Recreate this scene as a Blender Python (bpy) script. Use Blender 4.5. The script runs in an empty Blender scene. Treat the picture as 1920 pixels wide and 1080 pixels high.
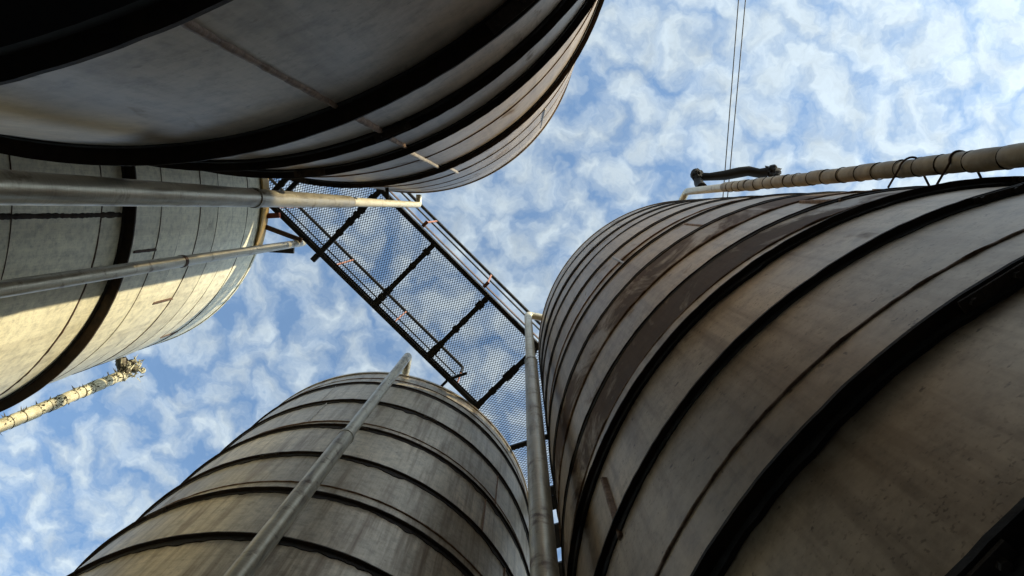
import bpy, math, random
from mathutils import Vector, Matrix, noise

random.seed(7)
scene = bpy.context.scene
C = scene.collection
rad = math.radians

# ------------------------------------------------------------------ camera
EYE = 1.6                       # camera height above ground; heights "h" below are metres above the eye
cam_d = bpy.data.cameras.new('camera')
cam_d.sensor_width = 36.0
cam_d.lens = 1387.0 / 1920.0 * 36.0
cam_d.clip_start = 0.05
cam_d.clip_end = 5000.0
cam = bpy.data.objects.new('camera', cam_d)
C.objects.link(cam)
# looking almost straight up: columns are right, up and back of the camera in the world
cam.matrix_world = Matrix((
    (0.99992574, -0.00129303, 0.01211779, 0.0),
    (0.0,        -0.99435517, -0.10610279, 0.0),
    (0.01218658, 0.10609491, -0.99428133, EYE),
    (0, 0, 0, 1)))
scene.camera = cam

# ------------------------------------------------------------------ light
SUN_AZ = rad(-18.5)             # direction to the sun in the ground plane (x, y)
SUN_EL = rad(15.0)
SUN_DIR = Vector((math.cos(SUN_AZ) * math.cos(SUN_EL), math.sin(SUN_AZ) * math.cos(SUN_EL), math.sin(SUN_EL)))
sd = bpy.data.lights.new('sun', 'SUN')
sd.energy = 5.0
sd.angle = rad(0.53)
sd.color = (1.0, 0.88, 0.60)
sun = bpy.data.objects.new('sun', sd)
sun.rotation_euler = SUN_DIR.to_track_quat('Z', 'Y').to_euler()
sun.location = SUN_DIR * 60
C.objects.link(sun)

scene.view_settings.view_transform = 'Standard'
scene.view_settings.look = 'None'
scene.view_settings.exposure = 0.5
scene.view_settings.gamma = 1.0
scene.view_settings.use_curve_mapping = False

world = bpy.data.worlds.new('World')
scene.world = world
world.use_nodes = True
world.cycles.sampling_method = 'MANUAL'
world.cycles.sample_map_resolution = 512
scene.cycles.use_adaptive_sampling = True
scene.cycles.adaptive_threshold = 0.02
scene.cycles.max_bounces = 5
scene.cycles.diffuse_bounces = 3
scene.cycles.glossy_bounces = 3
scene.cycles.caustics_reflective = False


def N(nt, kind, loc=None, **kw):
    n = nt.nodes.new(kind)
    for k, v in kw.items():
        if k in n.inputs:
            n.inputs[k].default_value = v
        else:
            setattr(n, k, v)
    return n


def math_node(nt, op, a, b=None, c=None, clamp=False):
    n = nt.nodes.new('ShaderNodeMath')
    n.operation = op
    n.use_clamp = clamp
    for i, v in enumerate((a, b, c)):
        if v is None:
            continue
        if isinstance(v, (int, float)):
            n.inputs[i].default_value = v
        else:
            nt.links.new(v, n.inputs[i])
    return n.outputs[0]


def ramp(nt, fac, stops, interp='LINEAR'):
    n = nt.nodes.new('ShaderNodeValToRGB')
    n.color_ramp.interpolation = interp
    el = n.color_ramp.elements
    while len(el) < len(stops):
        el.new(0.5)
    for e, (p, c) in zip(el, stops):
        e.position = p
        e.color = (c, c, c, 1) if isinstance(c, (int, float)) else (*c, 1)
    nt.links.new(fac, n.inputs[0])
    return n.outputs[0]


def mix(nt, fac, a, b, mode='MIX'):
    n = nt.nodes.new('ShaderNodeMix')
    n.data_type = 'RGBA'
    n.blend_type = mode
    n.clamp_factor = True
    for sock, v in ((n.inputs[0], fac), (n.inputs[6], a), (n.inputs[7], b)):
        if isinstance(v, (int, float)):
            sock.default_value = v
        elif isinstance(v, tuple):
            sock.default_value = (*v, 1)
        else:
            nt.links.new(v, sock)
    return n.outputs[2]


def build_world():
    nt = world.node_tree
    nt.nodes.clear()
    out = nt.nodes.new('ShaderNodeOutputWorld')
    bg = nt.nodes.new('ShaderNodeBackground')
    bg.inputs[1].default_value = 0.15
    sky = nt.nodes.new('ShaderNodeTexSky')
    sky.sky_type = 'NISHITA'
    sky.sun_disc = False
    sky.sun_elevation = SUN_EL
    sky.sun_rotation = math.pi / 2 - SUN_AZ
    sky.air_density = 1.0
    sky.dust_density = 0.6
    tc = nt.nodes.new('ShaderNodeTexCoord')
    sep = nt.nodes.new('ShaderNodeSeparateXYZ')
    nt.links.new(tc.outputs['Generated'], sep.inputs[0])
    # the layer of cloud is a flat sheet far above: project the direction on it
    zc = math_node(nt, 'MAXIMUM', sep.outputs[2], 0.06)
    cx = math_node(nt, 'DIVIDE', sep.outputs[0], zc)
    cy = math_node(nt, 'DIVIDE', sep.outputs[1], zc)
    com = nt.nodes.new('ShaderNodeCombineXYZ')
    nt.links.new(cx, com.inputs[0])
    nt.links.new(cy, com.inputs[1])
    p = com.outputs[0]
    # domain warp
    def n2(vec, **kw):
        n = N(nt, 'ShaderNodeTexNoise', **kw)
        n.noise_dimensions = '2D'
        nt.links.new(vec, n.inputs['Vector'])
        return n
    wn = n2(p, Scale=11.0, Detail=4.0, Roughness=0.6)
    wv = nt.nodes.new('ShaderNodeVectorMath'); wv.operation = 'SUBTRACT'
    nt.links.new(wn.outputs['Color'], wv.inputs[0]); wv.inputs[1].default_value = (.5, .5, .5)
    ws = nt.nodes.new('ShaderNodeVectorMath'); ws.operation = 'SCALE'
    nt.links.new(wv.outputs[0], ws.inputs[0]); ws.inputs['Scale'].default_value = 0.10
    wa = nt.nodes.new('ShaderNodeVectorMath'); wa.operation = 'ADD'
    nt.links.new(p, wa.inputs[0]); nt.links.new(ws.outputs[0], wa.inputs[1])
    pw = wa.outputs[0]
    # puffs of altocumulus
    vor = N(nt, 'ShaderNodeTexVoronoi', Scale=22.0)
    vor.feature = 'SMOOTH_F1'
    vor.voronoi_dimensions = '2D'
    vor.inputs['Smoothness'].default_value = 0.35
    nt.links.new(pw, vor.inputs['Vector'])
    puff = math_node(nt, 'SUBTRACT', 1.0, vor.outputs['Distance'])
    big = n2(p, Scale=2.6, Detail=2.0, Roughness=0.5)
    fine = n2(pw, Scale=24.0, Detail=7.0, Roughness=0.64)
    bank = math_node(nt, 'MULTIPLY_ADD', cy, -0.16, math_node(nt, 'MULTIPLY', cx, 0.20))
    bank = math_node(nt, 'MINIMUM', math_node(nt, 'MAXIMUM', bank, -0.10), 0.16)
    d = math_node(nt, 'MULTIPLY_ADD', puff, 0.72, bank)
    d = math_node(nt, 'MULTIPLY_ADD', big.outputs[0], 0.28, d)
    d = math_node(nt, 'MULTIPLY_ADD', fine.outputs[0], 0.72, d)
    cover = ramp(nt, math_node(nt, 'SUBTRACT', d, 0.53), [(0.06, 0.14), (0.22, 0.36), (0.42, 0.68), (0.66, 1.0)])
    # cloud light: sunlight through the sheet, stronger where the sky behind is bright with the sun
    bw = nt.nodes.new('ShaderNodeRGBToBW')
    nt.links.new(sky.outputs[0], bw.inputs[0])
    lum = math_node(nt, 'MULTIPLY_ADD', bw.outputs[0], 1.8, 1.75)
    shade = ramp(nt, fine.outputs[0], [(0.3, 0.84), (0.7, 1.06)])
    lum = math_node(nt, 'MULTIPLY', lum, shade)
    cc = nt.nodes.new('ShaderNodeCombineColor')
    nt.links.new(math_node(nt, 'MULTIPLY', lum, 0.87), cc.inputs[0])
    nt.links.new(math_node(nt, 'MULTIPLY', lum, 1.03), cc.inputs[1])
    nt.links.new(math_node(nt, 'MULTIPLY', lum, 1.16), cc.inputs[2])
    blue = mix(nt, 1.0, sky.outputs[0], (1.15, 1.5, 1.75), 'MULTIPLY')
    col = mix(nt, cover, blue, cc.outputs[0])
    nt.links.new(col, bg.inputs[0])
    nt.links.new(bg.outputs[0], out.inputs[0])


build_world()

# ------------------------------------------------------------------ materials
MATS = {}


def new_mat(name):
    m = bpy.data.materials.new(name)
    m.use_nodes = True
    nt = m.node_tree
    bs = nt.nodes['Principled BSDF']
    MATS[name] = m
    return m, nt, bs


def coords(nt, scale=(1, 1, 1)):
    tc = nt.nodes.new('ShaderNodeTexCoord')
    mp = nt.nodes.new('ShaderNodeMapping')
    mp.inputs['Scale'].default_value = scale
    nt.links.new(tc.outputs['Object'], mp.inputs[0])
    return mp.outputs[0]


def noise_tex(nt, vec, scale, detail=4.0, rough=0.55, dist=0.0):
    n = N(nt, 'ShaderNodeTexNoise', Scale=scale, Detail=detail, Roughness=rough, Distortion=dist)
    nt.links.new(vec, n.inputs['Vector'])
    return n.outputs[0]


def bump(nt, bs, height, strength, dist=0.01):
    b = nt.nodes.new('ShaderNodeBump')
    b.inputs['Strength'].default_value = strength
    b.inputs['Distance'].default_value = dist
    nt.links.new(height, b.inputs['Height'])
    nt.links.new(b.outputs[0], bs.inputs['Normal'])


def tank_wall_mat(name, base, metallic=0.55, rough=0.42, rust=0.1, streak=0.5, speck=0.4, brushed=0.5, relief=0.3, var=1.0):
    """weathered sheet steel: plate-to-plate tone, blotches, runs, rolled grain, rust flecks"""
    m, nt, bs = new_mat(name)
    o1 = coords(nt)
    oi = nt.nodes.new('ShaderNodeObjectInfo')
    blotch = noise_tex(nt, o1, 1.4, 4, 0.6, 0.4)
    grime = noise_tex(nt, o1, 5.0, 5, 0.68)
    run = noise_tex(nt, coords(nt, (9, 9, 0.45)), 1.6, 4, 0.62)
    grain = noise_tex(nt, coords(nt, (2, 2, 60)), 2.0, 2, 0.6)
    cross = noise_tex(nt, coords(nt, (30, 30, 1.2)), 2.5, 2, 0.6)
    spk = noise_tex(nt, o1, 27.0, 3, 0.6)
    tone = ramp(nt, blotch, [(0.25, 1 - .28 * var), (0.5, 1 - .05 * var), (0.75, 1 + .16 * var)])
    col = mix(nt, 1.0, base, tone, 'MULTIPLY')
    col = mix(nt, 1.0, col, ramp(nt, oi.outputs['Random'], [(0.0, 0.84), (1.0, 1.12)]), 'MULTIPLY')
    col = mix(nt, 1.0, col, ramp(nt, grain, [(0.3, 1 - .12 * brushed), (0.7, 1 + .08 * brushed)]), 'MULTIPLY')
    col = mix(nt, 1.0, col, ramp(nt, cross, [(0.3, 1 - .2 * brushed), (0.65, 1 + .1 * brushed)]), 'MULTIPLY')
    mott = noise_tex(nt, o1, 15.0, 4, 0.7)
    col = mix(nt, 1.0, col, ramp(nt, mott, [(0.32, 0.72), (0.5, 1.0), (0.68, 1.14)]), 'MULTIPLY')
    ri = ramp(nt, run, [(0.48, 0.0), (0.70, streak)])
    col = mix(nt, ri, col, (base[0] * 0.33, base[1] * 0.27, base[2] * 0.22))
    gr = ramp(nt, grime, [(0.55, 0.0), (0.75, 0.55 * var)])
    col = mix(nt, gr, col, (base[0] * 0.5, base[1] * 0.43, base[2] * 0.36))
    sp = ramp(nt, spk, [(0.66, 0.0), (0.72, speck)])
    col = mix(nt, sp, col, (0.05, 0.025, 0.012))
    fly = noise_tex(nt, o1, 85.0, 2, 0.5)
    col = mix(nt, math_node(nt, 'MULTIPLY', ramp(nt, fly, [(0.60, 0.0), (0.68, 0.75 * speck)]), ramp(nt, blotch, [(0.4, 0.25), (0.62, 1.0)])), col, (0.07, 0.038, 0.018))
    rn = noise_tex(nt, coords(nt, (1.1, 1.1, 0.5)), 2.2, 5, 0.66, 0.6)
    rr = ramp(nt, rn, [(0.66 - rust * 0.35, 0.0), (0.76 - rust * 0.35, 0.85)])
    rcol = mix(nt, grime, (0.012, 0.005, 0.003), (0.11, 0.045, 0.016))
    col = mix(nt, rr, col, rcol)
    nt.links.new(col, bs.inputs['Base Color'])
    met = math_node(nt, 'MULTIPLY_ADD', rr, -metallic, metallic, clamp=True)
    nt.links.new(met, bs.inputs['Metallic'])
    ro = math_node(nt, 'MULTIPLY_ADD', blotch, 0.22, rough - 0.1)
    ro = math_node(nt, 'MULTIPLY_ADD', rr, 0.4, ro, clamp=True)
    nt.links.new(ro, bs.inputs['Roughness'])
    hsum = math_node(nt, 'MULTIPLY_ADD', mott, 0.08, math_node(nt, 'MULTIPLY', blotch, 1.0))
    hsum = math_node(nt, 'MULTIPLY_ADD', rr, 0.3, hsum)
    bump(nt, bs, hsum, relief, 0.02)
    return m


def rust_mat(name, dark, light, rough=0.8, scale=14.0, metallic=0.0, bstr=0.6):
    m, nt, bs = new_mat(name)
    o1 = coords(nt)
    a = noise_tex(nt, o1, scale, 4, 0.65)
    b = noise_tex(nt, o1, scale * 0.25, 4, 0.6)
    f = ramp(nt, math_node(nt, 'MULTIPLY_ADD', b, 0.6, math_node(nt, 'MULTIPLY', a, 0.5)), [(0.35, 0.0), (0.75, 1.0)])
    nt.links.new(mix(nt, f, dark, light), bs.inputs['Base Color'])
    bs.inputs['Roughness'].default_value = rough
    bs.inputs['Metallic'].default_value = metallic
    bump(nt, bs, a, bstr, 0.01)
    return m


def pipe_mat(name, base, metallic=0.6, rough=0.38, dirt=0.5):
    m, nt, bs = new_mat(name)
    o1 = coords(nt)
    a = noise_tex(nt, o1, 9.0, 5, 0.65)
    b = noise_tex(nt, coords(nt, (14, 14, 1.6)), 2.0, 5, 0.6)
    g = noise_tex(nt, coords(nt, (2, 2, 70)), 2.0, 3, 0.6)
    col = mix(nt, 1.0, base, ramp(nt, g, [(0.3, 0.82), (0.7, 1.1)]), 'MULTIPLY')
    col = mix(nt, ramp(nt, b, [(0.5, 0.0), (0.72, dirt)]), col, (base[0] * 0.3, base[1] * 0.25, base[2] * 0.2))
    col = mix(nt, ramp(nt, a, [(0.58, 0.0), (0.7, dirt)]), col, (0.09, 0.045, 0.02))
    nt.links.new(col, bs.inputs['Base Color'])
    bs.inputs['Metallic'].default_value = metallic
    nt.links.new(math_node(nt, 'MULTIPLY_ADD', a, 0.4, rough - 0.15), bs.inputs['Roughness'])
    bump(nt, bs, a, 0.25, 0.008)
    return m


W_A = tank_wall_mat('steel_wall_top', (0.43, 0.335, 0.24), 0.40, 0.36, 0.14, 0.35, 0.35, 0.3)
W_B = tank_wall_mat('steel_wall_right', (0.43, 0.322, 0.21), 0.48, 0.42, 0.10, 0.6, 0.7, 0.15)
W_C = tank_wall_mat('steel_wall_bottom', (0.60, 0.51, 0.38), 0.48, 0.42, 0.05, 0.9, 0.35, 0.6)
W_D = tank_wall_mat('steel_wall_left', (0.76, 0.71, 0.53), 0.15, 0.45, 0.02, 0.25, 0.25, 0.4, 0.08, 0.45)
W_RUST = tank_wall_mat('steel_wall_rusted', (0.43, 0.322, 0.21), 0.3, 0.5, 0.64, 0.6, 0.6)
RING = rust_mat('ring_rust', (0.006, 0.0045, 0.0035), (0.05, 0.027, 0.012), 0.85, 16)
TAR = rust_mat('tar_sealant', (0.008, 0.007, 0.006), (0.03, 0.022, 0.016), 0.8, 30)
WELD = rust_mat('weld_rust', (0.08, 0.035, 0.017), (0.32, 0.2, 0.12), 0.65, 40, 0.2)
WELD_PALE = rust_mat('weld_pale', (0.25, 0.2, 0.15), (0.5, 0.44, 0.36), 0.45, 40, 0.5, 0.4)
ORANGE_RUST = rust_mat('orange_rust', (0.13, 0.06, 0.02), (0.36, 0.19, 0.06), 0.8, 30)
BOLTED = rust_mat('splice_steel', (0.03, 0.02, 0.014), (0.12, 0.085, 0.06), 0.6, 30, 0.3)
UNDER = rust_mat('tank_underside', (0.008, 0.006, 0.005), (0.025, 0.018, 0.013), 0.8, 3)
PIPE = pipe_mat('galvanised_pipe', (0.50, 0.44, 0.32), 0.7, 0.30, 0.75)
PIPE_DIRTY = pipe_mat('grimy_pipe', (0.42, 0.36, 0.25), 0.6, 0.34, 0.9)
PIPE_PALE = pipe_mat('pale_pipe', (0.64, 0.58, 0.43), 0.4, 0.40, 0.45)
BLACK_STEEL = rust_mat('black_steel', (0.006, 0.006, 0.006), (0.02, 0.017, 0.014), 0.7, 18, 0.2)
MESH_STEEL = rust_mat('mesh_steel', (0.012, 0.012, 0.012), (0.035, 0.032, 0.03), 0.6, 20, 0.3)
BROWN_BEAM = rust_mat('brown_beam', (0.035, 0.018, 0.011), (0.1, 0.05, 0.026), 0.75, 18)
RED_BEAM = rust_mat('red_oxide_beam', (0.1, 0.02, 0.012), (0.24, 0.06, 0.035), 0.7, 18)
PRIMER = rust_mat('orange_primer_post', (0.18, 0.06, 0.03), (0.40, 0.17, 0.10), 0.6, 40)
OCHRE = rust_mat('ochre_paint', (0.48, 0.27, 0.06), (0.82, 0.56, 0.22), 0.6, 9)
JACKET = rust_mat('pipe_jacket', (0.15, 0.12, 0.075), (0.42, 0.36, 0.25), 0.6, 9, 0.15, 0.5)
JACKET_PALE = rust_mat('pale_pipe_jacket', (0.32, 0.28, 0.18), (0.72, 0.67, 0.48), 0.65, 9, 0.0, 0.5)
TIE = rust_mat('tie_wire', (0.015, 0.011, 0.008), (0.06, 0.04, 0.025), 0.7, 30, 0.3)
RUBBER = rust_mat('black_rubber', (0.003, 0.003, 0.003), (0.009, 0.008, 0.007), 0.9, 14)
CABLE = rust_mat('cable_grey', (0.05, 0.048, 0.045), (0.09, 0.085, 0.08), 0.6, 10, 0.4)
FIBRE = rust_mat('torn_fibre', (0.05, 0.04, 0.028), (0.22, 0.19, 0.13), 0.9, 20)
GROUND = rust_mat('ground_concrete', (0.03, 0.028, 0.026), (0.065, 0.06, 0.054), 0.9, 1.5)

# ------------------------------------------------------------------ mesh helpers


def link(name, verts, faces, mat, parent=None, smooth=True, sharp=None):
    me = bpy.data.meshes.new(name)
    me.from_pydata([tuple(v) for v in verts], [], faces)
    me.update()
    if smooth:
        me.polygons.foreach_set('use_smooth', [True] * len(me.polygons))
        if sharp:
            me.set_sharp_from_angle(angle=rad(sharp))
    me.materials.append(mat)
    o = bpy.data.objects.new(name, me)
    C.objects.link(o)
    if parent is not None:
        o.parent = parent
    return o


def empty(name, label, cat, loc=(0, 0, 0), group=None):
    o = bpy.data.objects.new(name, None)
    o.empty_display_size = 0.2
    o.location = loc
    C.objects.link(o)
    tag(o, label, cat, group)
    return o


def tag(o, label, cat, group=None):
    o['label'] = label
    o['category'] = cat
    if group:
        o['group'] = group
    return o


def lathe(profile, n=160, a0=0.0, a1=360.0, closed_profile=True, jitter=None, ends=True):
    """profile [(r, z)...] swept about z; jitter(i_profile, angle) -> (dr, dz)"""
    full = abs(a1 - a0) >= 359.99
    m = n if full else n + 1
    k = len(profile)
    vs, fs = [], []
    for i in range(m):
        a = rad(a0 + (a1 - a0) * i / n)
        ca, sa = math.cos(a), math.sin(a)
        for j, (r, z) in enumerate(profile):
            dr, dz = jitter(j, a) if jitter else (0, 0)
            vs.append(((r + dr) * ca, (r + dr) * sa, z + dz))
    kk = k if closed_profile else k - 1
    for i in range(n):
        i2 = (i + 1) % m
        for j in range(kk):
            j2 = (j + 1) % k
            fs.append((i * k + j, i2 * k + j, i2 * k + j2, i * k + j2))
    if not full and closed_profile and ends:
        fs.append(tuple(reversed(range(k))))
        fs.append(tuple(range((m - 1) * k, m * k)))
    return vs, fs


def frame_for(d):
    d = d.normalized()
    up = Vector((0, 0, 1)) if abs(d.z) < 0.9 else Vector((1, 0, 0))
    x = up.cross(d).normalized()
    return x, d.cross(x).normalized()


def tube(pts, radii, n=20, caps=True, wob=0.0, seed=0):
    """round sweep along a polyline with parallel transported frames"""
    pts = [Vector(p) for p in pts]
    if isinstance(radii, (int, float)):
        radii = [radii] * len(pts)
    vs, fs = [], []
    x = None
    for i, p in enumerate(pts):
        if i == 0:
            d = pts[1] - pts[0]
        elif i == len(pts) - 1:
            d = pts[-1] - pts[-2]
        else:
            d = (pts[i + 1] - pts[i]).normalized() + (pts[i] - pts[i - 1]).normalized()
        d.normalize()
        if x is None:
            x, y = frame_for(d)
        else:
            x = (x - d * x.dot(d)).normalized()
            y = d.cross(x)
        for j in range(n):
            a = 2 * math.pi * j / n
            r = radii[i]
            if wob:
                r *= 1 + wob * noise.noise(Vector((math.cos(a) * 1.3 + seed, math.sin(a) * 1.3, i * 0.9 + seed * 2.1)))
            vs.append(p + x * (r * math.cos(a)) + y * (r * math.sin(a)))
    for i in range(len(pts) - 1):
        for j in range(n):
            j2 = (j + 1) % n
            fs.append((i * n + j, i * n + j2, (i + 1) * n + j2, (i + 1) * n + j))
    if caps:
        fs.append(tuple(reversed(range(n))))
        b = (len(pts) - 1) * n
        fs.append(tuple(range(b, b + n)))
    return vs, fs


def box_between(p, q, w, h, up=(0, 0, 1)):
    """square bar from p to q: w across, h along up"""
    p, q, up = Vector(p), Vector(q), Vector(up)
    d = (q - p).normalized()
    s = d.cross(up).normalized() * (w / 2)
    u = s.cross(d).normalized() * (h / 2)
    vs = []
    for c in (p, q):
        vs += [c - s - u, c + s - u, c + s + u, c - s + u]
    fs = [(3, 2, 1, 0), (4, 5, 6, 7), (0, 1, 5, 4), (1, 2, 6, 5), (2, 3, 7, 6), (3, 0, 4, 7)]
    return vs, fs


def join(*parts):
    vs, fs = [], []
    for v, f in parts:
        b = len(vs)
        vs += list(v)
        fs += [tuple(i + b for i in t) for t in f]
    return vs, fs


def elbow(p, d_in, d_out, r, steps=8):
    """points of a bend that arrives along d_in at p and leaves along d_out"""
    d_in, d_out, p = Vector(d_in).normalized(), Vector(d_out).normalized(), Vector(p)
    res = []
    for i in range(steps + 1):
        t = i / steps
        a = p - d_in * r
        b = p + d_out * r
        res.append(a.lerp(p, t).lerp(p.lerp(b, t), t))
    return res


# ------------------------------------------------------------------ setting: ground
g = link('ground', [(-400, -400, 0), (400, -400, 0), (400, 400, 0), (-400, 400, 0)], [(0, 1, 2, 3)], GROUND, smooth=False)
g['kind'] = 'structure'

# ------------------------------------------------------------------ unseen building added to shade the yard (beyond the frame, toward the sun)
BRICK = rust_mat('shade_building_wall', (0.10, 0.085, 0.07), (0.17, 0.14, 0.115), 0.85, 2.0)
GLASS = rust_mat('shade_building_glass', (0.02, 0.025, 0.03), (0.035, 0.04, 0.045), 0.15, 2.0)


def shade_building():
    az = rad(-54)
    nx = Vector((math.cos(az), math.sin(az), 0))      # away from the viewer
    tx = Vector((-nx.y, nx.x, 0))
    root = empty('shade_building', 'long flat roofed block, unseen, added toward the sun to shade the tanks', 'building', nx * 9.2)

    def blk(name, d0, d1, t0, t1, z0, z1, m):
        vs = [nx * d + tx * t + Vector((0, 0, z)) for z in (z0, z1) for d, t in ((d0, t0), (d1, t0), (d1, t1), (d0, t1))]
        return link(name, vs, [(3, 2, 1, 0), (4, 5, 6, 7), (0, 1, 5, 4), (1, 2, 6, 5), (2, 3, 7, 6), (3, 0, 4, 7)], m, root, smooth=False)
    blk('wall', 0, 12, -20, 20, 0, 7.7, BRICK)
    blk('roof', -.25, 12.25, -20.25, 20.25, 7.704, 8.1, UNDER)
    for k in range(9):
        for z in (1.6, 4.6):
            blk('window', -.03, .05, -17.6 + k * 4.2, -16.2 + k * 4.2, z, z + 1.5, GLASS)


shade_building()

# ------------------------------------------------------------------ tanks
R = 1.8
TOP = 8.406 + EYE
TANKS = {'A': (-1.1850, -1.988), 'B': (1.892, 1.588), 'C': (-1.6855, 3.6861), 'D': (-4.6885, -0.1964)}
RADIUS = {'A': 1.8, 'B': 1.68, 'C': 1.8, 'D': 1.8}
GROUP = 'banded steel storage tanks around the viewer'


def make_tank(key, label, wall, rings, seams, vwelds, bottom, rust_courses=(), bead=0.5, seam_mat=WELD, splice0=40):
    cx, cy = TANKS[key]
    R = RADIUS[key]
    seed = ord(key) * 3.7
    root = empty('storage_tank', label, 'tank', (cx, cy, 0), GROUP)
    zb = bottom + EYE
    # plates of the shell, one course between each pair of rings or seams
    cuts = sorted([bottom] + [h for h, w in rings if h > bottom + .01] + [h for h, w in seams] + [TOP - EYE])
    for i in range(len(cuts) - 1):
        z0, z1 = cuts[i] + EYE, cuts[i + 1] + EYE
        off = 0.0035 * ((i * 7 + ord(key)) % 3 - 1)

        def jit(j, a, i=i):
            return (0.006 * noise.noise(Vector((math.cos(a) * 2.2, math.sin(a) * 2.2, i * 3.1 + j * 0.35 + seed))), 0)
        ns = max(2, int((z1 - z0) / 0.2))
        prof = [(R + off - 0.03, z0 + 0.001)] + [(R + off, z0 + 0.001 + (z1 - z0 - 0.002) * t / ns) for t in range(ns + 1)] + [(R + off - 0.03, z1 - 0.001)]
        v, f = lathe(prof, 180, closed_profile=True, jitter=jit)
        link('shell_course', v, f, W_RUST if i in rust_courses else wall, root, sharp=40)
    # stiffening rings: flat bars standing out from the wall
    for i, (h, w) in enumerate(rings):
        z = h + EYE
        th = 0.006 + w * 0.16

        def jr(j, a, i=i):
            e = noise.noise(Vector((math.cos(a) * 5, math.sin(a) * 5, i * 2.3 + seed)))
            e2 = noise.noise(Vector((math.cos(a) * 40, math.sin(a) * 40, i * 5.3 + seed)))
            return ((0.0015 * e + 0.0018 * e2) if j in (1, 2) else 0, 0.0012 * e + (0.0012 * e2 if j in (1, 2) else 0))
        prof = [(R - 0.02, z), (R + w, z), (R + w, z + th), (R - 0.02, z + th + 0.01)]
        v, f = lathe(prof, 360, jitter=jr)
        ring = link('stiffening_ring', v, f, RING, root, sharp=35)
        if w > 0.025:
            for q in range(3):
                a = rad(splice0 + i * 17 + q * 120)
                er, et = Vector((math.cos(a), math.sin(a), 0)), Vector((-math.sin(a), math.cos(a), 0))
                c = er * (R + w * .52) + Vector((0, 0, z - .006))
                parts = [box_between(c - et * .075, c + et * .075, w * .7, .007)]
                for b in (-.05, .05):
                    parts.append(tube([c + et * b - Vector((0, 0, .014)), c + et * b], .009, 6))
                link('splice_plate', *join(*parts), BOLTED, ring, sharp=35)
        if w > 0.012:
            # ragged sealant smeared under and over the ring
            def jb(j, a, i=i):
                c, s = math.cos(a), math.sin(a)
                e = noise.noise(Vector((c * 9, s * 9, i * 7.7 + seed)))
                e2 = noise.noise(Vector((c * 55, s * 55, i * 3.7 + seed)))
                e3 = max(0.0, noise.noise(Vector((c * 24, s * 24, i * 9.1 + seed))))
                if j in (0, 1):
                    return (0, -bead * (0.018 * e + 0.014 * e2 + 0.05 * e3))
                return (0, 0)
            prof = [(R - 0.02, z - 0.022 * bead - 0.01), (R + 0.0062, z - 0.022 * bead - 0.01), (R + 0.012, z + 0.004), (R - 0.02, z + 0.004)]
            v, f = lathe(prof, 540, jitter=jb)
            link('sealant_bead', v, f, TAR, root, sharp=60)
    for i, (h, w) in enumerate(seams):
        z = h + EYE

        def js(j, a, i=i):
            c, s = math.cos(a), math.sin(a)
            e = noise.noise(Vector((c * 30, s * 30, i * 2.3 + seed)))
            e2 = noise.noise(Vector((c * 6, s * 6, i * 4.3 + seed)))
            return (w * 0.5 * e, w * 0.5 * e2 + w * 0.35 * e * (1 if j in (1, 3) else -1))
        prof = [(R - 0.015, z - w * 0.9), (R + w * 0.5, z - w * 0.6), (R + w, z), (R + w * 0.5, z + w * 0.6), (R - 0.015, z + w * 0.9)]
        v, f = lathe(prof, 420, jitter=js)
        link('weld_seam', v, f, seam_mat, root)
    for i, (ang, h0, h1, w, m) in enumerate(vwelds):
        n = max(6, int((h1 - h0) / 0.012))
        vs, fs = [], []
        for t in range(n + 1):
            z = EYE + h0 + (h1 - h0) * t / n
            e = noise.noise(Vector((i * 3.1 + seed, 0, z * 28)))
            ww = w * (1 + 0.35 * e)
            rr = R + 0.007
            for dx, dr in ((-1.0, -0.015), (-0.6, 0.25 * w), (0, 0.5 * w + 0.3 * w * e), (0.6, 0.25 * w), (1.0, -0.015)):
                a = rad(ang) + (dx * ww + 0.12 * w * noise.noise(Vector((z * 6, i, seed)))) / R
                vs.append(((rr + dr) * math.cos(a), (rr + dr) * math.sin(a), z))
        for t in range(n):
            for j in range(4):
                fs.append((t * 5 + j, t * 5 + j + 1, t * 5 + 6 + j, t * 5 + 5 + j))
        fs.append((4, 3, 2, 1, 0))
        fs.append(tuple(n * 5 + j for j in range(5)))
        link('vertical_weld', vs, fs, m, root)
    # curb angle, roof, floor plate and legs
    v, f = lathe([(R - 0.02, TOP - 0.045), (R + 0.012, TOP - 0.045), (R + 0.012, TOP + 0.006), (R - 0.02, TOP + 0.006)], 180)
    link('rim_angle', v, f, wall, root, sharp=35)
    v, f = lathe([(0.001, TOP + 0.32), (R - 0.022, TOP + 0.004), (R - 0.022, TOP - 0.04), (0.001, TOP + 0.27)], 96)
    link('roof', v, f, wall, root, sharp=35)
    v, f = lathe([(0.001, zb - 0.03), (R + 0.02, zb - 0.03), (R + 0.02, zb), (0.001, zb)], 180)
    link('floor_plate', v, f, UNDER, root, sharp=35)
    for k in range(6):
        a = rad(60 * k + ord(key) * 13)
        px, py = 1.3 * math.cos(a), 1.3 * math.sin(a)
        v, f = join(tube([(px, py, 0.02), (px, py, zb - 0.03)], 0.1, 14), box_between((px - .16, py, .01), (px + .16, py, .01), .32, .02))
        link('leg', v, f, BLACK_STEEL, root, sharp=40)
    return root


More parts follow.
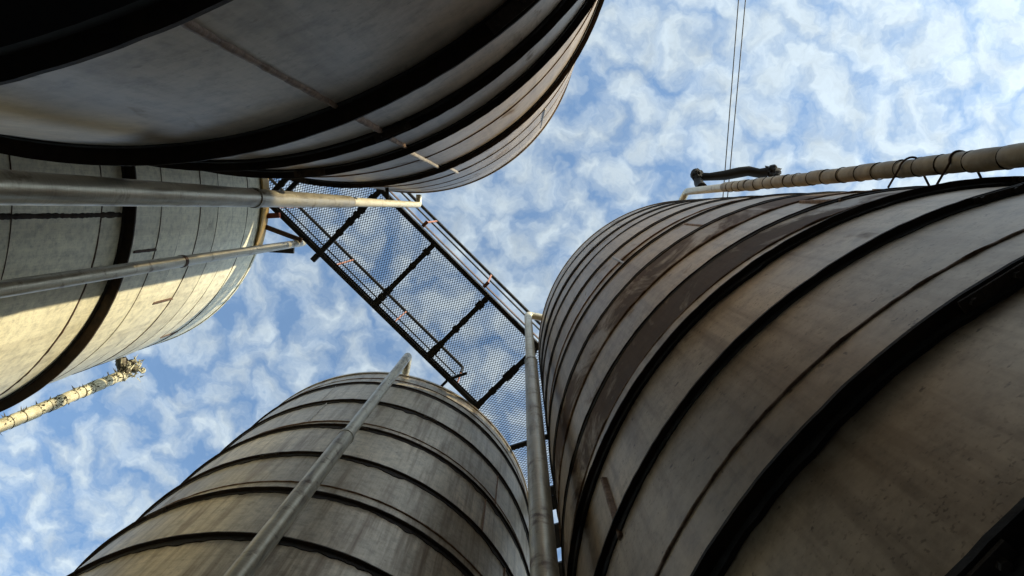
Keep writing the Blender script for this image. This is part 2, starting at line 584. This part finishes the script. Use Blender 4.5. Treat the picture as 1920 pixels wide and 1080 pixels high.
tank_top = make_tank('A', 'darkest steel tank with wide black bands, overhanging the viewer at the top of the picture', W_A,
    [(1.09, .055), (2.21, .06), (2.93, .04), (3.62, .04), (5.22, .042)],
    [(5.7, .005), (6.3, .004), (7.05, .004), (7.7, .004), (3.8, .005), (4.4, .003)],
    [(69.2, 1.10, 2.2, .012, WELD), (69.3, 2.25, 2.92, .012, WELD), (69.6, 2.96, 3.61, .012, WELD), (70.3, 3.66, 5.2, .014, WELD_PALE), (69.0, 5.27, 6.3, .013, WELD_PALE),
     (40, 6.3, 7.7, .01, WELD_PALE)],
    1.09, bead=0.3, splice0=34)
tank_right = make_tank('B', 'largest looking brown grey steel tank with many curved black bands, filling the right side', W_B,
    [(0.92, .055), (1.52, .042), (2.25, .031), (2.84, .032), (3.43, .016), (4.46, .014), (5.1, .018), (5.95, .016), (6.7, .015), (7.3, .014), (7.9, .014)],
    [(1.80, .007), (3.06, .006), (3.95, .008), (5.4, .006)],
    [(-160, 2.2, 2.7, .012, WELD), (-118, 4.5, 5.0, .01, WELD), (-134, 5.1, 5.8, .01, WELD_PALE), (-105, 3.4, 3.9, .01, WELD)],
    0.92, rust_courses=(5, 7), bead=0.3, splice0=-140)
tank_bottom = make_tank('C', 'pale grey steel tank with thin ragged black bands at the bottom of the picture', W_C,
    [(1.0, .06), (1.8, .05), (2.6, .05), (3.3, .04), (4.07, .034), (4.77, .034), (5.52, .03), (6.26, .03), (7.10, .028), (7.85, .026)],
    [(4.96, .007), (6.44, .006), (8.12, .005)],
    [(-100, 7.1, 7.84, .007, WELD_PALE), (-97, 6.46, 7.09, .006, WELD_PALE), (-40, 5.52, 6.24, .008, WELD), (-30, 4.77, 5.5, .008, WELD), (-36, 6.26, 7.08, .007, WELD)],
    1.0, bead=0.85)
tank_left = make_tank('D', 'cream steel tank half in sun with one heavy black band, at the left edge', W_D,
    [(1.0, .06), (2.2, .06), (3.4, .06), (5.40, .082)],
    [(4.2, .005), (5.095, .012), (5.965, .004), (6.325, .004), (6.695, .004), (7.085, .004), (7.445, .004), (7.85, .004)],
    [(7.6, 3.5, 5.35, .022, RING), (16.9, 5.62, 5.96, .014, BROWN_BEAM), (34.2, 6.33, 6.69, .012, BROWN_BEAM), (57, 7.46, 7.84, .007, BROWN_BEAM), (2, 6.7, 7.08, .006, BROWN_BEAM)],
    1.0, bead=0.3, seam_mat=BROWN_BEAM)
# ochre strip along the rim of the left tank
v, f = lathe([(R + .013, TOP - .17), (R + .032, TOP - .17), (R + .032, TOP + .03), (R + .013, TOP + .03)], 60, -62, 21.5)
o = link('rim_plate', v, f, OCHRE, tank_left, sharp=35)
o['label'] = 'ochre painted plate along the rim'

# ------------------------------------------------------------------ standing pipes


# pipe up the wall of the top tank (thick below, thinner above a joint)
def pipe_top():
    px, py = -1.150, -0.048
    root = empty('standpipe', 'thick bright steel pipe crossing the left side, its upper end sunlit near the walkway', 'pipe', (px, py, 0), 'bare steel standpipes beside the tanks')
    zt = TOP - 0.03
    zj = 5.0 + EYE
    d = Vector((0.0, -1, 0))
    link('lower_pipe', *tube([(0, 0, 0.0), (0, 0, 2.0), (0, 0, 3.5), (0, 0, zj - .12), (0, 0, zj), (0, 0, zj + .02)], [.040, .040, .040, .040, .037, .033], 28), PIPE, root, sharp=60)
    pts = [(0, 0, zj)] + elbow((0, 0, zt), (0, 0, 1), d, .06) + [Vector((0, 0, zt)) + d * .115]
    link('upper_pipe', *tube(pts, .032, 24), PIPE_PALE, root, sharp=60)
    for h in (1.0, 3.2):
        v, f = lathe([(.0405, h + EYE - .02), (.044, h + EYE - .02), (.044, h + EYE + .02), (.0405, h + EYE + .02)], 28)
        link('coupling', v, f, PIPE_DIRTY, root, sharp=35)
    for h in (6.4,):
        cx, cy = TANKS['A']
        dd = Vector((cx - px, cy - py, 0)); gap = dd.length - R; dd.normalize()
        z = h + EYE
        link('wall_clip', *box_between(dd * .03 + Vector((0, 0, z)), dd * (gap - .004) + Vector((0, 0, z)), .03, .014), BLACK_STEEL, root, sharp=35)


pipe_top()


def pipe_simple(px, py, key, label, r_low, r_up, h_joint, h_top, arm, low_mat, up_mat, joint_mat, clips):
    root = empty('standpipe', label, 'pipe', (px, py, 0), 'bare steel standpipes beside the tanks')
    cx, cy = TANKS[key]
    d = Vector((cx - px, cy - py, 0)); gap = d.length - RADIUS[key]; d.normalize()
    zj, zt = h_joint + EYE, h_top + EYE
    link('lower_pipe', *tube([(0, 0, 0), (0, 0, zj - .05), (0, 0, zj)], [r_low, r_low, r_low * .97], 28), low_mat, root, sharp=60)
    if arm:
        pts = [(0, 0, zj)] + elbow((0, 0, zt), (0, 0, 1), d, r_up * 1.6) + [Vector((0, 0, zt)) + d * arm]
        if arm > gap + .06:
            e = Vector((0, 0, zt)) + d * arm
            pts = pts[:-1] + elbow(e, d, (0, 0, -1), r_up * 1.5) + [e - Vector((0, 0, .16))]
    else:
        pts = [(0, 0, zj), (0, 0, zt - .01), (0, 0, zt)]
    link('upper_pipe', *tube(pts, r_up, 24), up_mat, root, sharp=60)
    v, f = lathe([(r_low + .0005, zj - .03), (r_low + .004, zj - .03), (r_low + .004, zj + .012), (r_up + .001, zj + .012)], 28)
    link('coupling', v, f, joint_mat, root, sharp=35)
    for h in clips:
        z = h + EYE
        rr = r_low if h < h_joint else r_up
        v, f = lathe([(rr + .001, z - .015), (rr + .006, z - .015), (rr + .006, z + .015), (rr + .001, z + .015)], 24)
        link('wall_clip', *join((v, f), box_between(d * (rr + .004) + Vector((0, 0, z)), d * (gap - .004) + Vector((0, 0, z)), .03, .012)), BLACK_STEEL, root, sharp=40)
    return root


pipe_simple(-2.560, 0.392, 'D', 'slim grey pipe with rusty coupling in front of the cream tank',
            .044, .041, 5.55, 8.66, 0, PIPE, PIPE, BROWN_BEAM, (3.0,))
pipe_simple(-1.325, 1.716, 'C', 'grey pipe leaning up the face of the pale bottom tank and hooking over its rim',
            .058, .048, 5.45, 8.56, .26, PIPE_DIRTY, PIPE, PIPE_DIRTY, (1.5,))
pipe_simple(0.082, 1.235, 'B', 'long grey pipe rising between the pale bottom tank and the big right tank',
            .050, .042, 5.9, 8.60, .30, PIPE_DIRTY, PIPE_PALE, PIPE_DIRTY, (.6,))


def jacketed_pipe(px, py, key, label, r, h_end, pitch, mat, seed):
    rng = random.Random(seed)
    root = empty('jacketed_pipe', label, 'pipe', (px, py, 0), 'pipes wrapped in strapped insulation jackets')
    h = -EYE
    i = 0
    cuts = [h]
    while cuts[-1] < h_end - pitch * 0.8:
        cuts.append(cuts[-1] + pitch * rng.uniform(.8, 1.2))
    cuts[-1] = h_end
    for a, b in zip(cuts[:-1], cuts[1:]):
        z0, z1 = a + EYE, b + EYE
        rr = r * rng.uniform(.95, 1.05)
        ox, oy = rng.uniform(-.004, .004), rng.uniform(-.004, .004)
        ks = [(0, .93), (.08, .985), (.3, 1.01), (.6, 1.03), (.9, 1.0), (1, .93)]
        pts = [(ox, oy, z0 + (z1 - z0) * t) for t, s in ks]
        link('jacket_section', *tube(pts, [rr * s for t, s in ks], 22, wob=.05, seed=i * 1.7 + seed), mat, root, sharp=50)
        if b < h_end - .01:
            tl = rng.uniform(-.012, .012)
            tn = .0026
            rg = r * 1.012
            ring = [Vector((rg * math.cos(t), rg * math.sin(t), z1 + tl * math.cos(t + i))) for t in [2 * math.pi * q / 24 for q in range(25)]]
            link('tie_strap', *tube(ring, tn, 6, caps=False), TIE, root)
        i += 1
    return root


# upper right: jacketed pipe up the big tank, bare at its top bend
jp = jacketed_pipe(1.868, -0.196, 'B', 'brownish jacketed pipe slanting in at the right edge above the big right tank', .044, 6.9, .205, JACKET, 3)
zt = 8.44 + EYE
dirb = Vector((-0.45, 0.9, 0)).normalized()
pts = [(0, 0, 6.85 + EYE), (0, 0, 7.6 + EYE)] + elbow((0, 0, zt), (0, 0, 1), dirb, .07) + [Vector((0, 0, zt)) + dirb * .12] + elbow(Vector((0, 0, zt)) + dirb * .2, dirb, (0, 0, -1), .06) 
link('bare_pipe', *tube(pts, .039, 22), PIPE_PALE, jp, sharp=60)
for h, tilt in ((3.2, 1), (3.62, -1)):
    # saddle loops holding the pipe off the wall
    z = h + EYE
    cx, cy = TANKS['B']
    d = Vector((cx - 1.868, cy + .196, 0)); gap = d.length - RADIUS['B']; d.normalize(); s = Vector((-d.y, d.x, 0))
    arc = []
    for q in range(13):
        t = math.pi * q / 12
        arc.append(s * (.05 * math.cos(t)) - d * (.05 * math.sin(t)) + Vector((0, 0, z + tilt * .02 * math.sin(t))))
    arc = [arc[0] + d * (gap - .012) + s * .05] + arc + [arc[-1] + d * (gap - .012) - s * .05]
    link('saddle_loop', *tube(arc, .0055, 8), BROWN_BEAM, jp)

# lower left: pale wrapped pipe with a torn end
jl = jacketed_pipe(-4.475, 1.855, 'D', 'pale wrapped pipe with a torn shaggy end beside the cream tank, lower left', .058, 8.02, .175, JACKET_PALE, 11)
rng = random.Random(5)
sh_v, sh_f = [], []
for k in range(150):
    h = rng.uniform(4.5, 8.1)
    a = rng.gauss(rad(-60), .7)
    base = Vector((.057 * math.cos(a), .057 * math.sin(a), h + EYE))
    L = rng.uniform(.02, .055) * (1.3 if h > 7.6 else 1)
    dr = Vector((math.cos(a + rng.uniform(-.6, .6)), math.sin(a + rng.uniform(-.6, .6)), rng.uniform(-.6, .9))).normalized()
    w = rng.uniform(.004, .012)
    sx = dr.cross(Vector((0, 0, 1))).normalized() * w
    th = dr.cross(sx).normalized() * .002
    b = len(sh_v)
    sh_v += [base - sx - th, base + sx - th, base + th * 2, base + dr * L]
    sh_f += [(b, b + 1, b + 3), (b + 1, b + 2, b + 3), (b + 2, b, b + 3), (b, b + 2, b + 1)]
o = link('torn_fibres', sh_v, sh_f, FIBRE, jl, smooth=False)
o['kind'] = 'stuff'
dd = Vector((-4.6885 + 4.475, -.1964 - 1.855, 0)).normalized()
pts = elbow((0, 0, 8.12 + EYE), (0, 0, 1), dd, .09) + [Vector((0, 0, 8.12 + EYE)) + dd * .19]
link('end_bend', *tube(pts, .05, 18, wob=.2, seed=4), FIBRE, jl, sharp=50)


def lump(name, c, r, mat, parent, seed, sx=1, sy=1, sz=1):
    vs, fs = [], []
    nu, nv = 18, 10
    c = Vector(c)
    for i in range(nv + 1):
        th = math.pi * i / nv
        for j in range(nu):
            ph = 2 * math.pi * j / nu
            d = Vector((math.sin(th) * math.cos(ph), math.sin(th) * math.sin(ph), math.cos(th)))
            k = r * (1 + .45 * noise.noise(d * 2.3 + Vector((seed, 0, seed))) + .25 * noise.noise(d * 6 + Vector((0, seed, 0))))
            vs.append(c + Vector((d.x * sx, d.y * sy, d.z * sz)) * k)
    for i in range(nv):
        for j in range(nu):
            fs.append((i * nu + j, (i + 1) * nu + j, (i + 1) * nu + (j + 1) % nu, i * nu + (j + 1) % nu))
    return link(name, vs, fs, mat, parent, sharp=35)


for k, (dx, dy, dz, r, m) in enumerate([(.03, -.05, .06, .062, FIBRE), (-.02, -.13, .1, .066, TIE), (.10, -.06, .12, .05, FIBRE), (.17, -.03, .16, .032, JACKET_PALE), (.0, .0, .02, .062, JACKET_PALE), (.06, -.12, .14, .04, TIE)]):
    lump('torn_lagging', (dx, dy, 8.06 + EYE + dz), r, m, jl, k * 3.3 + 1)
rng = random.Random(9)
sh_v, sh_f = [], []
for k in range(90):
    base = Vector((rng.uniform(-.04, .2), rng.uniform(-.16, .03), 8.06 + EYE + rng.uniform(0, .18)))
    dr = Vector((rng.uniform(-.6, 1.2), rng.uniform(-1, .6), rng.uniform(-.3, .6))).normalized()
    L = rng.uniform(.03, .1); w = rng.uniform(.005, .014)
    sx = dr.cross(Vector((0, 0, 1))).normalized() * w
    th = dr.cross(sx).normalized() * .003
    b = len(sh_v)
    sh_v += [base - sx - th, base + sx - th, base + th * 2, base + dr * L]
    sh_f += [(b, b + 1, b + 3), (b + 1, b + 2, b + 3), (b + 2, b, b + 3), (b, b + 2, b + 1)]
o = link('torn_end_fibres', sh_v, sh_f, JACKET_PALE, jl, smooth=False)
o['kind'] = 'stuff'

# ------------------------------------------------------------------ black hose above the jacketed pipe
hz = 8.75 + EYE
root = empty('rubber_hose', 'crooked black hose lying along the top of the jacketed pipe at upper right', 'hose', (2.06, -.28, 8.46 + EYE))
o0 = Vector((2.06, -.28, 8.46 + EYE))
P = [(2.055, -.25, 8.50), (2.062, -.30, 8.70), (2.06, -.36, 8.76), (2.10, -.375, 8.77), (2.2, -.375, 8.76), (2.38, -.392, 8.76), (2.55, -.43, 8.78), (2.66, -.44, 8.78), (2.78, -.415, 8.76), (2.86, -.425, 8.75)]
link('hose_body', *tube([Vector((x, y, z + EYE)) - o0 for x, y, z in P], [.052, .054, .052, .05, .048, .055, .062, .06, .054, .058], 16, wob=.15), RUBBER, root, sharp=60)
lump('hose_end', Vector((2.93, -.435, 8.75 + EYE)) - o0, .078, RUBBER, root, 8.2, 1.15, 1, 1)
lump('hose_knuckle', Vector((2.05, -.40, 8.77 + EYE)) - o0, .07, RUBBER, root, 3.2)
link('hose_clamp', *box_between(Vector((2.055, -.215, 8.42 + EYE)) - o0, Vector((2.055, -.25, 8.56 + EYE)) - o0, .05, .03, (1, 0, 0)), BROWN_BEAM, root, sharp=35)

# small lug on the rim of the right tank
o = link('rim_lug', *join(box_between((-.02, 0, 0), (.06, 0, 0), .05, .05), box_between((.02, 0, .02), (.02, 0, .12), .03, .03, (1, 0, 0))), BROWN_BEAM, tank_right, sharp=35)
o.location = (1.25 - 0.35, -1.72, 5.9 + EYE)

# ------------------------------------------------------------------ catwalk
U = Vector((math.sqrt(.5), math.sqrt(.5), 0))
V = Vector((math.sqrt(.5), -math.sqrt(.5), 0))
ZC = 8.50 + EYE


def st(s, t, z=0.0):
    return U * s + V * t + Vector((0, 0, ZC + z))


def expanded_mesh(poly, org, du, dv, z, L=.052, S=.031, sw=.0068, st_=.003):
    """expanded metal clipped to a convex polygon given in (u, v); strands run along v"""
    def inside(u, v):
        sgn = None
        for k in range(len(poly)):
            (x0, y0), (x1, y1) = poly[k], poly[(k + 1) % len(poly)]
            c = (x1 - x0) * (v - y0) - (y1 - y0) * (u - x0)
            if abs(c) < 1e-9:
                continue
            if sgn is None:
                sgn = c > 0
            elif (c > 0) != sgn:
                return False
        return True
    us = [p[0] for p in poly]; vs_ = [p[1] for p in poly]
    u0, u1, v0, v1 = min(us), max(us), min(vs_), max(vs_)
    vs, fs = [], []
    rows = int((u1 - u0) / (S / 2)) + 1
    for i in range(rows):
        ub = u0 + i * S / 2
        amp = S / 4 - sw * .25
        # trapezoid wave: bond, slope, bond, slope
        pts = []
        v = v0
        k = 0
        sgn = 1 if i % 2 == 0 else -1
        while v < v1 + L:
            pts.append((ub - sgn * amp, v)); pts.append((ub - sgn * amp, v + L * .16))
            pts.append((ub + sgn * amp, v + L * .5)); pts.append((ub + sgn * amp, v + L * .66))
            v += L
        for (ua, va), (ub2, vb) in zip(pts[:-1], pts[1:]):
            if not (inside(ua, va) and inside(ub2, vb)):
                continue
            b = len(vs)
            bond = abs(ua - ub2) < 1e-6
            for (uu, vv) in ((ua, va), (ub2, vb)):
                for o_, zz in ((-sw / 2, -st_), (sw / 2, 0), (-sw / 2 + .001, st_)):
                    vs.append(org + du * (uu + o_) + dv * vv + Vector((0, 0, z + zz)))
            fs += [(b, b + 1, b + 4, b + 3), (b + 1, b + 2, b + 5, b + 4), (b + 2, b, b + 3, b + 5)]
    return vs, fs


def channel(p, q, w, h, t=.008):
    """steel channel: web with two flanges, drawn as three butting plates"""
    p, q = Vector(p), Vector(q)
    d = (q - p).normalized(); s = d.cross(Vector((0, 0, 1))).normalized()
    a = box_between(p, q, t, h)
    u = Vector((0, 0, h / 2 - t / 2))
    b = box_between(p + s * (w / 2 + t / 2) - u, q + s * (w / 2 + t / 2) - u, w, t)
    c = box_between(p + s * (w / 2 + t / 2) + u, q + s * (w / 2 + t / 2) + u, w, t)
    return join(a, b, c)


TL, TR = -2.012, -0.955
S0, S1 = -3.05, 1.60
cat = empty('catwalk', 'black steel mesh walkway running diagonally overhead between the tank tops', 'catwalk', st(S0, (TL + TR) / 2))
c0 = cat.location.copy()


def rel(data):
    return [Vector(v) - c0 for v in data[0]], data[1]


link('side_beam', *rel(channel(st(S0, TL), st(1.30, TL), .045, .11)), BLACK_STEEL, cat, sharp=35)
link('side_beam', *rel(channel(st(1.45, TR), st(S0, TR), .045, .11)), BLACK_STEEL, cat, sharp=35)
link('toe_plate', *rel(box_between(st(S0, TR + .03, .10), st(1.45, TR + .03, .10), .008, .12)), BROWN_BEAM, cat, sharp=35)
SB = [-2.99, -2.13, -1.28, -.42, .445, 1.26]
rng = random.Random(2)
for s in SB:
    # cross beam: angle iron with clips and burrs that make its outline uneven
    a, b = st(s, TL + .03, -.035), st(s, TR - .03, -.035)
    parts = [box_between(a, b, .058, .05)]
    for k in range(7):
        t = rng.uniform(.04, .96)
        c = a.lerp(b, t)
        wv = V * rng.uniform(.02, .05)
        parts.append(box_between(c - wv, c + wv, .058 + rng.uniform(.01, .034), .03 + rng.uniform(0, .01)))
    link('cross_beam', *rel(join(*parts)), BLACK_STEEL, cat, sharp=35)
# end lug that sticks out past the left beam
link('beam_stub', *rel(box_between(st(-1.28, TL - .10, -.03), st(-1.28, TL - .012, -.03), .06, .06)), BLACK_STEEL, cat, sharp=35)
link('beam_stub', *rel(box_between(st(.80, TL - .13, -.03), st(.80, TL - .012, -.03), .03, .04)), BLACK_STEEL, cat, sharp=35)
link('beam_stub', *rel(box_between(st(.80, TL + .012, -.03), st(.90, TL + .22, -.03), .03, .04)), BLACK_STEEL, cat, sharp=35)
for a, b in zip(SB[:-1], SB[1:]):
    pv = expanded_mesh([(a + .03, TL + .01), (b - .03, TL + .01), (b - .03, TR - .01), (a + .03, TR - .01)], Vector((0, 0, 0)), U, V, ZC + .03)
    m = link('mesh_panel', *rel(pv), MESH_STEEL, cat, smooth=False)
    m['kind'] = 'stuff'
# handrails
for t, t_off, s_end, posts in ((TL, 0.0, .93, (-2.05, -1.08, -.12, .93)), (TR, .075, 1.9, (-1.75, -.66, .33, 1.3))):
    rt = t + t_off
    for z, r in ((1.10, .021), (.48, .009 if t == TL else .011)):
        pts = [st(S0, rt, z), st(s_end - .06, rt, z)]
        if t == TL and z > 1:
            pts = [st(S0, rt, z)] + elbow(st(s_end, rt, z), U, (0, 0, -1), .07) + [st(s_end, rt, .75)]
        link('handrail' if z > 1 else 'mid_rail', *rel(tube(pts, r, 10)), BLACK_STEEL if (z > 1 or t == TL) else CABLE, cat, sharp=60)
    for s in posts:
        ztop = 1.09 if not (t == TL and s == .93) else .76
        parts = [box_between(st(s, rt, 0.02), st(s, rt, ztop), .018, .018, U)]
        if t_off:
            parts.append(box_between(st(s, t + .012, .03), st(s, rt + .02, .03), .04, .03))
        link('rail_post', *rel(join(*parts)), PRIMER, cat, sharp=35)
# struts to the left tank
A_ = Vector((-2.93, .194, 8.42 + EYE)); B_ = Vector((-2.50, .356, 8.42 + EYE))
dv_ = (A_ - B_).normalized()
link('support_strut', *rel(box_between(B_, A_ + dv_ * .10, .05, .05)), BROWN_BEAM, cat, sharp=35)
link('support_strut', *rel(box_between(Vector((-2.74, .07, 8.41 + EYE)), Vector((-3.02, .083, 8.41 + EYE)), .06, .06)), RED_BEAM, cat, sharp=35)
link('support_strut', *rel(box_between(Vector((-2.62, .475, 8.5 + EYE)), Vector((-2.90, .46, 8.5 + EYE)), .07, .05)), BLACK_STEEL, cat, sharp=35)
# doubled beam seen above the bright pipe
link('support_strut', *rel(join(box_between(st(-2.02, TL + .04, -.04), st(-2.02, TR - .04, -.04), .05, .05), )), BLACK_STEEL, cat, sharp=35)

# second walkway: turns off between the bottom and right tanks
D2 = Vector((.31, .95, 0)).normalized()
X2 = Vector((.95, -.31, 0)).normalized()
q0 = Vector((-.116, 2.80, 0))
cw2 = empty('catwalk', 'short mesh walkway with open treads in the gap between bottom and right tanks', 'catwalk', (q0.x, q0.y, ZC))
c2 = cw2.location.copy()


def w2(d, x, z=0.0):
    return D2 * d + X2 * x + Vector((0, 0, z))


link('cross_beam', *box_between(w2(0, -.55, -.03), w2(0, .95, -.03), .055, .05), BLACK_STEEL, cw2, sharp=35)
link('cross_beam', *box_between(w2(.64, -.55, -.03), w2(.64, .95, -.03), .10, .05), BLACK_STEEL, cw2, sharp=35)


def uv2(p):
    d = Vector(p) - c2
    return (d.dot(D2), d.dot(X2))


poly = [uv2(st(1.30, TL + .0)), uv2(st(1.30, TR)), (-.03, .95), (-.03, -.45)]
m = link('mesh_panel', *expanded_mesh(poly, Vector((0, 0, 0)), D2, X2, .02), MESH_STEEL, cw2, smooth=False); m['kind'] = 'stuff'
poly = [(.03, -.55), (.03, .95), (.59, .95), (.59, -.55)]
m = link('mesh_panel', *expanded_mesh(poly, Vector((0, 0, 0)), D2, X2, .02), MESH_STEEL, cw2, smooth=False); m['kind'] = 'stuff'
link('side_beam', *box_between(w2(-.02, -.57), w2(2.6, -.57), .05, .11), BLACK_STEEL, cw2, sharp=35)
link('side_beam', *box_between(w2(-.62, .99), w2(2.6, .99), .05, .11), BLACK_STEEL, cw2, sharp=35)
link('side_beam', *box_between(w2(.70, .405), w2(2.6, .148), .14, .09), BLACK_STEEL, cw2, sharp=35)
for d, w in ((.785, .17), (1.195, .29), (1.665, .29), (2.13, .29), (2.5, .2)):
    link('tread', *box_between(w2(d, -.54, -.012), w2(d + .01, .96, -.012), w, .04), BLACK_STEEL, cw2, sharp=35)

# ------------------------------------------------------------------ overhead cables
for k, (a, b, lab) in enumerate((((3.392, -3.245), (3.242, -.23), 'left one of the two thin overhead cables in the sky'), ((3.50, -3.244), (3.324, -.357), 'right one of the two thin overhead cables in the sky'))):
    a, b = Vector((a[0], a[1], 12 + EYE)), Vector((b[0], b[1], 12 + EYE))
    d = (b - a).normalized()
    pts = [a - d * 26 + d * t - Vector((0, 0, .35 * math.sin(math.pi * t / 60) - .35)) for t in range(0, 61, 3)]
    o = link('overhead_cable', *tube(pts, .0085, 8), CABLE)
    tag(o, lab, 'cable', 'overhead cables')
